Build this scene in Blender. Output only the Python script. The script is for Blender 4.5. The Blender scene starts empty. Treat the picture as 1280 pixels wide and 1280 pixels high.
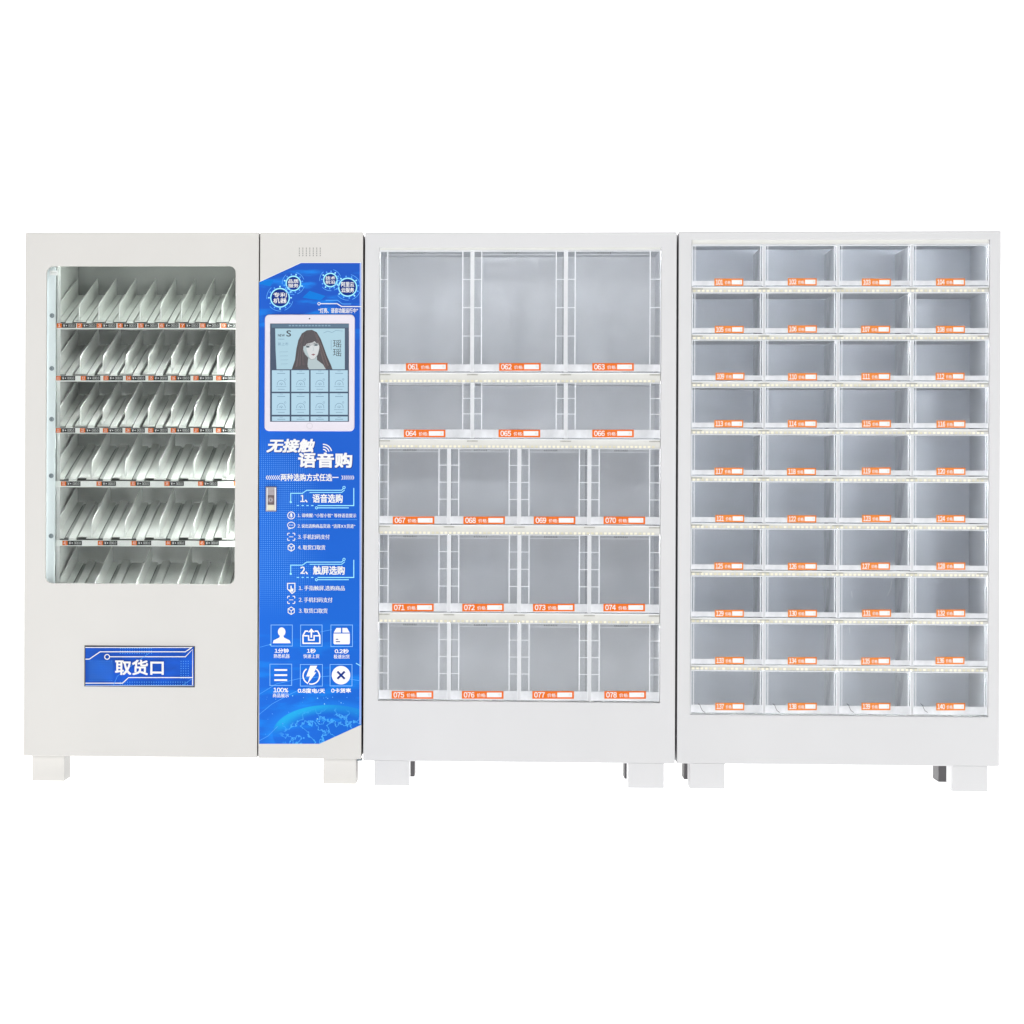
import bpy, bmesh, math, random
from math import pi, sin, cos, radians
from mathutils import Matrix, Vector
random.seed(7)
SC = bpy.context.scene
COL = SC.collection

# ------------------------------------------------------------------ camera
TH, ROLL, SHX, SHY, CAMZ, CAMD, LENS = 0.07106, 0.003672, 0.22473, -0.020285, 1.028163, 11.0, 110.5
cam_data = bpy.data.cameras.new('camera')
cam = bpy.data.objects.new('camera', cam_data); COL.objects.link(cam)
CR = Matrix.Rotation(TH, 3, 'Z') @ Matrix.Rotation(pi/2, 3, 'X') @ Matrix.Rotation(ROLL, 3, 'Z')
cam.matrix_world = Matrix.Translation((0, -CAMD, CAMZ)) @ CR.to_4x4()
cam_data.lens = LENS; cam_data.sensor_width = 36
cam_data.shift_x = SHX; cam_data.shift_y = SHY
cam_data.clip_end = 200
SC.camera = cam

# ------------------------------------------------------------------ light
world = bpy.data.worlds.new('World'); SC.world = world; world.use_nodes = True
bg = world.node_tree.nodes['Background']
bg.inputs[0].default_value = (0.97, 0.985, 1.0, 1); bg.inputs[1].default_value = 0.16

def softbox(name, loc, target, size, power, col):
    l = bpy.data.lights.new(name, 'AREA'); l.shape = 'RECTANGLE'; l.size, l.size_y = size; l.energy = power; l.color = col
    o = bpy.data.objects.new(name, l); COL.objects.link(o); o.location = loc
    o.rotation_euler = (Vector(target) - Vector(loc)).to_track_quat('-Z', 'Y').to_euler()
softbox('softbox_left', (-4.9, -11.5, 1.15), (0, 0, 1.0), (1.6, 1.9), 238, (1, .99, .98))
softbox('softbox_right', (4.9, -11.5, 1.15), (0, 0, 1.0), (1.6, 1.9), 238, (.985, .99, 1))
softbox('softbox_top', (0, -11.5, 4.0), (0, 0, 1.0), (2.6, 1.2), 230, (1, 1, 1))

SC.view_settings.view_transform = 'Standard'; SC.view_settings.look = 'None'
SC.view_settings.exposure = 0; SC.view_settings.gamma = 1
SC.cycles.use_denoising = True
SC.cycles.max_bounces = 10; SC.cycles.diffuse_bounces = 5; SC.cycles.transparent_max_bounces = 32
SC.cycles.caustics_reflective = False; SC.cycles.caustics_refractive = False

# ------------------------------------------------------------------ measuring: photo pixels -> points on a plane of depth Y
def at(px, py, Y=0.0):
    u = ((px/1280) - .5 + SHX)*36/LENS; v = -((py/1280) - .5 - SHY)*36/LENS
    d = CR @ Vector((u, v, -1)); t = (Y + CAMD)/d.y
    return (d.x*t, CAMZ + d.z*t)
def box_at(x0, y0, x1, y1, Y=0.0):
    xm, ym = (x0+x1)/2, (y0+y1)/2
    return at(x0, ym, Y)[0], at(x1, ym, Y)[0], at(xm, y1, Y)[1], at(xm, y0, Y)[1]   # xa, xb, za(low), zb(high)
PXM = 11.0*36/LENS/1280      # metres of one photo pixel on the front plane

# ------------------------------------------------------------------ materials
def lin(c):
    return tuple(((v/255)/12.92 if v/255 <= .04045 else ((v/255+.055)/1.055)**2.4) for v in c) + (1,)
MATS = {}
def mat(name, rgb, rough=.5, metal=0, var=.02, bump=.0, scale=6, spec=.5, coat=0, streak=None):
    if name in MATS: return MATS[name]
    m = bpy.data.materials.new(name); m.use_nodes = True; nt = m.node_tree; N, L = nt.nodes, nt.links
    b = N['Principled BSDF']; b.inputs['Roughness'].default_value = rough; b.inputs['Metallic'].default_value = metal
    b.inputs['Specular IOR Level'].default_value = spec; b.inputs['Coat Weight'].default_value = coat
    tc = N.new('ShaderNodeTexCoord'); mp = N.new('ShaderNodeMapping'); L.new(tc.outputs['Object'], mp.inputs[0])
    if streak: mp.inputs['Scale'].default_value = streak
    n = N.new('ShaderNodeTexNoise'); n.inputs['Scale'].default_value = scale; n.inputs['Detail'].default_value = 4
    L.new(mp.outputs[0], n.inputs[0])
    r = N.new('ShaderNodeMapRange'); r.inputs[1].default_value = .3; r.inputs[2].default_value = .7
    r.inputs[3].default_value = 1-var; r.inputs[4].default_value = 1+var*.5; L.new(n.outputs[0], r.inputs[0])
    mx = N.new('ShaderNodeVectorMath'); mx.operation = 'SCALE'; mx.inputs[0].default_value = lin(rgb)[:3]
    L.new(r.outputs[0], mx.inputs['Scale']); L.new(mx.outputs[0], b.inputs['Base Color'])
    rr = N.new('ShaderNodeMapRange'); rr.inputs[3].default_value = rough-.05; rr.inputs[4].default_value = rough+.05
    L.new(n.outputs[0], rr.inputs[0]); L.new(rr.outputs[0], b.inputs['Roughness'])
    if bump:
        n2 = N.new('ShaderNodeTexNoise'); n2.inputs['Scale'].default_value = 900; L.new(tc.outputs['Object'], n2.inputs[0])
        bp = N.new('ShaderNodeBump'); bp.inputs['Strength'].default_value = bump; bp.inputs['Distance'].default_value = .0006
        L.new(n2.outputs[0], bp.inputs['Height']); L.new(bp.outputs[0], b.inputs['Normal'])
    MATS[name] = m; return m
def clear(name, film=.05, tint=(.96, .98, .98), filmcol=(225, 230, 235), rough=.03, refl=1.0):
    if name in MATS: return MATS[name]
    m = bpy.data.materials.new(name); m.use_nodes = True; nt = m.node_tree; N, L = nt.nodes, nt.links
    N.remove(N['Principled BSDF']); out = N['Material Output']
    t = N.new('ShaderNodeBsdfTransparent'); t.inputs[0].default_value = tint + (1,)
    d = N.new('ShaderNodeBsdfDiffuse'); d.inputs[0].default_value = lin(filmcol)
    g = N.new('ShaderNodeBsdfGlossy'); g.inputs['Roughness'].default_value = rough
    tc = N.new('ShaderNodeTexCoord'); n = N.new('ShaderNodeTexNoise'); n.inputs['Scale'].default_value = 5; n.inputs['Detail'].default_value = 5
    L.new(tc.outputs['Object'], n.inputs[0])
    r = N.new('ShaderNodeMapRange'); r.inputs[1].default_value = .3; r.inputs[2].default_value = .7
    r.inputs[3].default_value = film*.5; r.inputs[4].default_value = film*1.6; L.new(n.outputs[0], r.inputs[0])
    a = N.new('ShaderNodeMixShader'); L.new(r.outputs[0], a.inputs[0]); L.new(t.outputs[0], a.inputs[1]); L.new(d.outputs[0], a.inputs[2])
    f = N.new('ShaderNodeFresnel'); f.inputs[0].default_value = 1.45
    fm = N.new('ShaderNodeMath'); fm.operation = 'MULTIPLY'; fm.inputs[1].default_value = refl; L.new(f.outputs[0], fm.inputs[0])
    bmix = N.new('ShaderNodeMixShader'); L.new(fm.outputs[0], bmix.inputs[0]); L.new(a.outputs[0], bmix.inputs[1]); L.new(g.outputs[0], bmix.inputs[2])
    L.new(bmix.outputs[0], out.inputs[0]); MATS[name] = m; return m
def glow(name, rgb, strength=1.0):
    if name in MATS: return MATS[name]
    m = bpy.data.materials.new(name); m.use_nodes = True; nt = m.node_tree
    b = nt.nodes['Principled BSDF']; b.inputs['Base Color'].default_value = (.02, .02, .02, 1); b.inputs['Roughness'].default_value = .25
    b.inputs['Emission Color'].default_value = lin(rgb); b.inputs['Emission Strength'].default_value = strength
    MATS[name] = m; return m

WARM = mat('warm_white_powder_coat', (212, 210, 206), .42, var=.025, bump=.25, scale=2.5)
WHITE = mat('cool_white_powder_coat', (212, 212, 213), .42, var=.025, bump=.25, scale=2.5)
FOOTD = mat('dark_steel', (78, 76, 78), .5, var=.1)
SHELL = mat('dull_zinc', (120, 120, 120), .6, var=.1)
INNER = mat('inner_grey_paint', (218, 220, 218), .5, var=.06)
TRAY = mat('tray_off_white', (234, 236, 233), .38, var=.06, bump=.2, scale=14)
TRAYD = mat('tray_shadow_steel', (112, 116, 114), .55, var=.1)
RAIL = mat('pale_blue_upright', (218, 227, 230), .4, var=.04, bump=.15)
BACK = mat('grey_back_panel', (208, 213, 222), .34, var=.07, scale=5, metal=.15)
BACKM = mat('pale_grey_back_panel', (216, 218, 223), .4, var=.13, scale=3)
SIDEP = mat('grey_side_panel', (214, 216, 220), .4, var=.07, scale=5)
SHELFW = mat('cream_shelf', (214, 214, 209), .4, var=.05, scale=20)
BEAD = mat('led_bead', (250, 246, 226), .2, var=.02); BEAD2 = mat('led_bead_dull', (226, 222, 198), .25, var=.02)
LINE = mat('dark_joint', (60, 60, 60), .6)
EDGE = mat('acrylic_edge', (240, 242, 245), .25, var=.03, scale=30)
STRIPM = clear('frosted_strip', .80, (.95, .96, .97), (236, 238, 242), .2)
FROST = clear('frosted_divider', .9, (.93, .95, .96), (246, 247, 250), .2)
ACRYL = clear('clear_acrylic', .06, (.97, .98, .98), (215, 220, 228), .04)
GLASS = clear('window_glass', .008, (.96, .972, .967), (218, 220, 219), .02, .5)
ORANGE2 = mat('light_orange_label', (232, 134, 56), .55, spec=.15, var=.04, scale=30)
ORANGE = mat('orange_label', (229, 110, 30), .55, spec=.15, var=.04, scale=30)
PAPER = mat('white_print', (236, 236, 236), .5, spec=.2, var=.01)
BLACK = mat('tag_black', (22, 24, 24), .45)
FILLIN = glow('added_fill_glow', (250, 251, 255), 105); FILLMID = glow('added_fill_glow_wide', (254, 253, 254), 150)  # glow of unseen strips added to brighten the compartments
FILLTRAY = glow('added_tray_glow', (249, 251, 249), 125)
TAGN = mat('tag_digit', (205, 208, 205), .5)
STEEL = mat('brushed_steel', (150, 143, 147), .35, metal=.5, var=.15, scale=30, streak=(1, 1, 8))
SCREW = mat('screw_zinc', (120, 130, 136), .35, metal=.7, var=.1)

# ------------------------------------------------------------------ mesh builder
class MB:
    def __init__(s): s.v = []; s.f = []; s.m = []; s.mats = []
    def mi(s, m):
        if m not in s.mats: s.mats.append(m)
        return s.mats.index(m)
    def add(s, vs, fs, m):
        k = len(s.v); i = s.mi(m); s.v += [tuple(v) for v in vs]
        for f in fs: s.f.append(tuple(a+k for a in f)); s.m.append(i)
        return s
    def box(s, x0, x1, y0, y1, z0, z1, m, bev=0):
        if x0 > x1: x0, x1 = x1, x0
        if z0 > z1: z0, z1 = z1, z0
        if not bev:
            vs = [(x, y, z) for x in (x0, x1) for y in (y0, y1) for z in (z0, z1)]
            return s.add(vs, [(0, 1, 3, 2), (4, 6, 7, 5), (0, 4, 5, 1), (2, 3, 7, 6), (0, 2, 6, 4), (1, 5, 7, 3)], m)
        b = bmesh.new(); bmesh.ops.create_cube(b, size=1)
        for v in b.verts: v.co = ((x0+x1)/2+v.co.x*(x1-x0), (y0+y1)/2+v.co.y*(y1-y0), (z0+z1)/2+v.co.z*(z1-z0))
        bmesh.ops.bevel(b, geom=b.edges[:], offset=bev, segments=2, profile=.5, affect='EDGES')
        b.verts.index_update(); s.add([v.co[:] for v in b.verts], [[v.index for v in f.verts] for f in b.faces], m); b.free(); return s
    def prism(s, pts, y0, y1, m):
        """pts: (x, z) outline, extruded from y0 to y1"""
        n = len(pts); vs = [(x, y0, z) for x, z in pts] + [(x, y1, z) for x, z in pts]
        fs = [tuple(range(n)), tuple(range(2*n-1, n-1, -1))] + [(i, (i+1) % n + 0, (i+1) % n + n, i+n) for i in range(n)]
        return s.add(vs, fs, m)
    def xprism(s, pts, x0, x1, m):
        """pts: (y, z) outline, extruded along x"""
        n = len(pts); vs = [(x0, y, z) for y, z in pts] + [(x1, y, z) for y, z in pts]
        fs = [tuple(range(n)), tuple(range(2*n-1, n-1, -1))] + [(i, (i+1) % n, (i+1) % n + n, i+n) for i in range(n)]
        return s.add(vs, fs, m)
    def disc(s, x, z, r, y0, y1, m, n=20):
        return s.prism([(x+r*cos(2*pi*i/n), z+r*sin(2*pi*i/n)) for i in range(n)], y0, y1, m)
    def flat(s, pts, y, m):
        return s.add([(x, y, z) for x, z in pts], [tuple(range(len(pts)))], m)
ORIG = {}
def empty(name, loc, label, cat, group=None):
    o = bpy.data.objects.new(name, None); COL.objects.link(o); o.location = loc; ORIG[o.name] = Vector(loc)
    o['label'] = label; o['category'] = cat
    if group: o['group'] = group
    return o
def build(mb, name, parent=None, label=None, kind=None, smooth=False):
    xs, ys, zs = zip(*mb.v)
    c = Vector(((min(xs)+max(xs))/2, (min(ys)+max(ys))/2, (min(zs)+max(zs))/2))
    me = bpy.data.meshes.new(name); me.from_pydata([tuple(Vector(v)-c) for v in mb.v], [], mb.f)
    for m in mb.mats: me.materials.append(m)
    me.polygons.foreach_set('material_index', mb.m)
    b = bmesh.new(); b.from_mesh(me); bmesh.ops.recalc_face_normals(b, faces=b.faces[:]); b.to_mesh(me); b.free()
    if smooth: me.polygons.foreach_set('use_smooth', [True]*len(me.polygons))
    me.update(); o = bpy.data.objects.new(name, me); COL.objects.link(o); ORIG[o.name] = c
    if parent: o.parent = parent; o.location = c - ORIG[parent.name]
    else: o.location = c
    if label: o['label'] = label
    if kind: o['kind'] = kind
    return o
def copy_part(src, parent, world):
    """copy of one part, sharing its mesh; world: new centre"""
    o = src.copy(); COL.objects.link(o); o.parent = parent; ORIG[o.name] = Vector(world); o.location = Vector(world) - ORIG[parent.name]
    return o

# ------------------------------------------------------------------ print: lettering and flat marks, measured in photo pixels
TXT = {}; RAW = {}
def raw_glyph(ch):
    if ch not in RAW:
        c = bpy.data.curves.new('lettering', 'FONT'); c.body = ch; c.size = 1; c.resolution_u = 3
        o = bpy.data.objects.new('lettering', c); COL.objects.link(o)
        dg = bpy.context.evaluated_depsgraph_get(); me = bpy.data.meshes.new_from_object(o.evaluated_get(dg))
        RAW[ch] = ([(v.co.x, v.co.y) for v in me.vertices], [tuple(p.vertices) for p in me.polygons])
        bpy.data.objects.remove(o); bpy.data.curves.remove(c); bpy.data.meshes.remove(me)
    return RAW[ch]
def glyphs(body, bold=0.0, shear=0.0):
    """outlines of a line of text, scaled to a unit box; figures use the wide set with footed ones"""
    k = (body, shear)
    if k not in TXT:
        vs = []; fs = []; x = 0.0
        for ch in body:
            if ch == ' ': x += .26; continue
            dig = ch.isdigit(); g = chr(0xFF10+int(ch)) if dig else ch
            v, f = raw_glyph(g)
            x0 = min(p[0] for p in v); x1 = max(p[0] for p in v)
            if ord(ch) > 0x2e80: off, adv = x, 1.0
            elif dig: off, adv = x-(x0+x1)/2+.29, .58
            else: off, adv = x-x0+.05, (x1-x0)+.1
            n = len(vs); vs += [(p[0]+off+shear*p[1], p[1]) for p in v]; fs += [tuple(a+n for a in q) for q in f]; x += adv
        x0 = min(v[0] for v in vs); x1 = max(v[0] for v in vs); y0 = min(v[1] for v in vs); y1 = max(v[1] for v in vs)
        TXT[k] = ([((p-x0)/(x1-x0), (q-y0)/(y1-y0)) for p, q in vs], fs)
    return TXT[k]
class Print(MB):
    """flat sheets on a surface at depth Y; each mark 0.03 mm proud of the one before"""
    def __init__(s, Y, frame=None): super().__init__(); s.Y = Y; s.n = 0
    def lay(s): s.n += 1; return s.Y - s.n*3e-5
    def P(s, x, y): return at(x, y, s.Y)
    def poly(s, pts, m): y = s.lay(); return s.flat([s.P(*p) for p in pts], y, m)
    def solid(s, pts, y1, m): return s.prism([s.P(*p) for p in pts], s.Y, y1, m)
    def rect(s, x0, y0, x1, y1, m): return s.poly([(x0, y1), (x1, y1), (x1, y0), (x0, y0)], m)
    def stroke(s, pts, w, m, closed=False):
        y = s.lay(); n = len(pts); A = []; B = []
        for i, p in enumerate(pts):
            a = pts[i-1] if (i or closed) else None; b = pts[(i+1) % n] if (i < n-1 or closed) else None
            def nrm(p, q):
                dx, dy = q[0]-p[0], q[1]-p[1]; l = math.hypot(dx, dy) or 1; return (-dy/l, dx/l)
            n1 = nrm(a, p) if a else nrm(p, b); n2 = nrm(p, b) if b else n1
            mx, my = n1[0]+n2[0], n1[1]+n2[1]; l2 = mx*mx+my*my or 1; k = min(2/l2, 1.2)*w/2
            A.append(s.P(p[0]+mx*k, p[1]+my*k)); B.append(s.P(p[0]-mx*k, p[1]-my*k))
        vs = [(x, y, z) for x, z in A] + [(x, y, z) for x, z in B]
        fs = [(i, (i+1) % n, (i+1) % n+n, i+n) for i in range(n if closed else n-1)]
        return s.add(vs, fs, m)
    def arc(s, x, y, r, w, m, a0=0, a1=360, n=24, ry=None):
        ry = ry or r; full = abs(a1-a0) >= 360
        pts = [(x+r*cos(radians(a0+(a1-a0)*i/n)), y-ry*sin(radians(a0+(a1-a0)*i/n))) for i in range(n if full else n+1)]
        return s.stroke(pts, w, m, closed=full)
    def dot(s, x, y, r, m, n=14, ry=None):
        ry = ry or r
        return s.poly([(x+r*cos(2*pi*i/n), y+ry*sin(2*pi*i/n)) for i in range(n)], m)
    def text(s, body, x0, y0, x1, y1, m, bold=.012, shear=0, rot=0):
        # heavier strokes: the same glyphs laid a hair to each side
        vs, fs = glyphs(body, 0, shear); d = bold*(y1-y0)*.9
        offs = [(0, 0)] if bold < .005 else ([(-d, 0), (d, 0)] if bold < .02 else [(-d, -d), (d, -d), (-d, d), (d, d)] if bold < .04 else [(d*q, d*w) for q in (-1, 0, 1) for w in (-1, 0, 1)])
        for ox, oy in offs:
            y = s.lay(); A = s.P(x0+d+ox, y1-d+oy); B = s.P(x1-d+ox, y0+d+oy)
            s.add([(A[0]+(B[0]-A[0])*u, y, A[1]+(B[1]-A[1])*v) for u, v in vs], fs, m)
        return s

# ------------------------------------------------------------------ backdrop: white studio sweep, glow added so that no shadows show
def backdrop():
    m = bpy.data.materials.new('self_lit_white_sweep'); m.use_nodes = True; b = m.node_tree.nodes['Principled BSDF']
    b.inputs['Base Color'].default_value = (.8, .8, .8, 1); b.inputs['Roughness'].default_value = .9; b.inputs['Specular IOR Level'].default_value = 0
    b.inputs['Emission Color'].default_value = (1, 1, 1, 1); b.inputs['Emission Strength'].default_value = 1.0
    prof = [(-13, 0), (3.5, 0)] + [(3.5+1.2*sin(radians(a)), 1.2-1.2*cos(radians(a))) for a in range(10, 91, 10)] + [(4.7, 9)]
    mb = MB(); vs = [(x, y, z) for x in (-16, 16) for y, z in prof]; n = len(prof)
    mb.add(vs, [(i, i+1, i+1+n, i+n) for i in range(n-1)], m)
    o = build(mb, 'studio_floor', smooth=True); o['kind'] = 'structure'; o['label'] = 'seamless white studio sweep with added glow, under and behind the machines'
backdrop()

# ------------------------------------------------------------------ shared builders
def rounded(xa, xb, za, zb, r, n=6):
    pts = []
    for cx, cz, a in ((xb-r, zb-r, 0), (xa+r, zb-r, 90), (xa+r, za+r, 180), (xb-r, za+r, 270)):
        for i in range(n+1):
            t = radians(a+90*i/n); pts.append((cx+r*cos(t), cz+r*sin(t)))
    return pts
def frame(mb, outer, inner, r, y0, y1, m, n=6, chamfer=.0015):
    """sheet with a (rounded) opening; outer/inner = xa, xb, za, zb"""
    xa, xb, za, zb = outer; ip = rounded(*inner, max(r, .0005), n); c = chamfer
    op = []
    for q in ((xb, zb), (xa, zb), (xa, za), (xb, za)): op += [q]*(n+1)
    oc = {(xb, zb): (xb-c, zb-c), (xa, zb): (xa+c, zb-c), (xa, za): (xa+c, za+c), (xb, za): (xb-c, za+c)}
    N = len(ip); i2 = rounded(inner[0]-c, inner[1]+c, inner[2]-c, inner[3]+c, max(r+c, .0005), n)
    lv = [[(x, y0, z) for x, z in [oc[q] for q in op]], [(x, y0, z) for x, z in i2], [(x, y0+c, z) for x, z in op], [(x, y0+c, z) for x, z in ip],
          [(x, y1, z) for x, z in op], [(x, y1, z) for x, z in ip]]
    vs = sum(lv, []); fs = []
    def ring(a, b):
        for i in range(N):
            j = (i+1) % N; q = [a*N+i, a*N+j, b*N+j, b*N+i]; co = []; k = []
            for w in q:
                if vs[w] not in co: co.append(vs[w]); k.append(w)
            if len(k) > 2: fs.append(tuple(k))
    ring(0, 1); ring(0, 2); ring(1, 3); ring(2, 4); ring(3, 5); ring(4, 5)
    # weld equal points
    key = {}; remap = []; nv = []
    for v in vs:
        kk = tuple(round(t, 6) for t in v)
        if kk not in key: key[kk] = len(nv); nv.append(v)
        remap.append(key[kk])
    mb.add(nv, [tuple(remap[a] for a in f) for f in fs], m)
def shell(root, xa, xb, za, zb, y0, y1, m, t=.012, inner=None):
    mb = MB()
    mb.box(xa, xa+t, y0, y1, za, zb, m, .001); mb.box(xb-t, xb, y0, y1, za, zb, m, .001)
    mb.box(xa+t, xb-t, y0, y1, zb-t, zb-.001, m); mb.box(xa+t, xb-t, y0, y1, za+.001, za+t, m)
    mb.box(xa+t, xb-t, y1-.004, y1-.001, za+t, zb-t, m)
    return build(mb, 'cabinet_shell', root)
def foot(root, x0, y0, x1, y1, Y0, Y1, m, name='foot', label=None, top=None):
    xa, xb, za, zb = box_at(x0, y0, x1, y1, Y0)
    mb = MB(); mb.box(xa, xb, Y0, Y1, 0.0, top if top else zb, m, .002)
    return build(mb, name, root, label)

# ================================================================== VENDING MACHINE (left)
def price_strip_tag(par, Y, x, yt, yb, num):
    p = Print(Y); w = 25
    p.solid([(x, yb), (x+24.4, yb), (x+24.4, yt), (x, yt)], Y-.0012, BLACK); p.Y = Y-.0013
    p.rect(x, yt+.1, x+6.4, yb-.1, ORANGE)
    p.text(str(num), x+1.4, yt+1, x+5, yb-1.1, PAPER, .01)
    p.text('¥', x+8.2, yt+1.2, x+10.4, yb-1.2, PAPER, .01)
    p.dot(x+12.2, (yt+yb)/2, .7, PAPER, 8)
    p.text('000.0', x+14.6, yt+1.2, x+23, yb-1.2, TAGN, .006)
    return build(p, 'price_tag', par)

def tray(root, idx, ytop, ybot, divs, tags, firstnum, narrow):
    """one tilted gravity shelf: lip, lane plates, rails, dividers. ytop/ybot = label lip in photo pixels"""
    YL = .07; SL = .24; DEP = .52
    xa = at(69.7, ytop, YL)[0]; xb = at(317, ytop, YL)[0]
    zt, zb = at(180, ytop, YL)[1], at(180, ybot, YL)[1]
    lip = MB(); lip.box(xa, xb, YL, YL+.012, zb, zt, TRAY, .0008)
    y0 = YL+.022; z0 = zt+.008
    zf = lambda y: z0+(y-y0)*SL
    # sloping base under the lanes and dark side brackets
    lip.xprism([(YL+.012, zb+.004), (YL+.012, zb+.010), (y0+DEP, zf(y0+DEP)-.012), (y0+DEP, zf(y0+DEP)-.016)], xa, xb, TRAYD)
    sh = build(lip, 'shelf', root)
    mb = MB(); mb.box(xa+.03, xb-.005, YL+.0125, YL+.016, zb+.0005, zb+.0035, FILLTRAY); build(mb, 'added_tray_fill', sh)  # unseen strip added behind the lip to light the lanes
    px = 11.0*36/LENS/1280*(11+YL)/11
    pitch = (divs[-1]-divs[0])/(len(divs)-1)
    for i, d in enumerate(divs):
        xd = at(d, ytop-6, YL)[0]
        # divider: thin plate with folded rim, chamfered nose
        h = .060; hb = .066
        prof = [(y0-.004, zf(y0)+.002), (y0-.004, zf(y0)+h*.78), (y0+.018, zf(y0+.018)+h), (y0+DEP-.03, zf(y0+DEP-.03)+hb), (y0+DEP-.004, zf(y0+DEP-.004)+hb*.6), (y0+DEP-.004, zf(y0+DEP-.004)+.002)]
        mb = MB(); mb.xprism(prof, xd, xd+.0022, TRAY)
        c = [(y0-.004, zf(y0)+.002), (y0-.004, zf(y0)+h*.78), (y0+.018, zf(y0+.018)+h), (y0+DEP-.03, zf(y0+DEP-.03)+hb)]
        k = [(y0+.004, zf(y0)+.004), (y0+.004, zf(y0)+h*.72), (y0+.022, zf(y0+.02)+h-.010), (y0+DEP-.03, zf(y0+DEP-.03)+hb-.009)]
        vs = []; 
        for a, b in zip(c, k): vs += [(xd+.0022, a[0]-.0005, a[1]+.0005), (xd+.0040, a[0]-.0005, a[1]+.0005), (xd+.0034, b[0], b[1]), (xd+.0022, b[0], b[1])]
        fs = []
        for q in range(3):
            for e in range(4): fs.append((q*4+e, q*4+(e+1) % 4, q*4+4+(e+1) % 4, q*4+4+e))
        mb.add(vs, fs, TRAY)
        build(mb, 'divider', sh)
        # flanged lane plate the divider stands on, with toothed front
        mb = MB(); f0, f1 = xd-6.5*px, xd+8.5*px
        if i == 0: f0 = xd-.001
        t = .0035
        mb.xprism([(y0, zf(y0)-t), (y0, zf(y0)), (y0+DEP, zf(y0+DEP)), (y0+DEP, zf(y0+DEP)-t)], f0, f1, TRAY)
        nt = 5
        for q in range(nt):
            a = f0+(f1-f0)*(q+.1)/nt; b = f0+(f1-f0)*(q+.62)/nt
            mb.box(a, b, y0-.006, y0, zf(y0)-t, zf(y0)-.0004, TRAY)
        build(mb, 'lane_plate', sh)
        nxt = at(divs[i+1], ytop-6, YL)[0] if i < len(divs)-1 else xd+pitch*px
        if nxt > xb: nxt = xb
        r0 = xd+(10.3 if narrow else 15)*px; r1 = r0+(8.2 if narrow else 9.5)*px
        r1 = min(r1, nxt-(8 if narrow else 9)*px, xb-.002)
        if r1-r0 > .008:
            mb = MB(); rt = .005 if narrow else .009
            mb.xprism([(YL+.013, zt-.002), (YL+.013, zt+.0065), (y0+DEP-.01, zf(y0+DEP-.01)+rt), (y0+DEP-.01, zf(y0+DEP-.01)-.004), (y0, zf(y0)-.008)], r0, r1, TRAY)
            build(mb, 'slide_rail', sh)
        if not narrow:
            # wide lanes: sunk floor panels either side of the rail
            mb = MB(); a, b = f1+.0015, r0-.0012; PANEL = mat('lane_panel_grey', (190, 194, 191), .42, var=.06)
            q = .006
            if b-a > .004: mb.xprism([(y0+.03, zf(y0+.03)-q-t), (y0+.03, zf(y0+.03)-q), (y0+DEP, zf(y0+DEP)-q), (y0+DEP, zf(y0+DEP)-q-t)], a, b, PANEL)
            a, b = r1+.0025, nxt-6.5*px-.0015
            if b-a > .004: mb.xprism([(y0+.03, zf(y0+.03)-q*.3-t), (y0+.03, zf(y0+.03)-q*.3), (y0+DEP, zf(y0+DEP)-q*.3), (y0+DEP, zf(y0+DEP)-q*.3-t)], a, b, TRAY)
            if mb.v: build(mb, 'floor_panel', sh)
    for j, tx in enumerate(tags):
        price_strip_tag(sh, YL-.0002, tx, ytop+.3, ytop+6.0, firstnum+j)
    return sh

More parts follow.
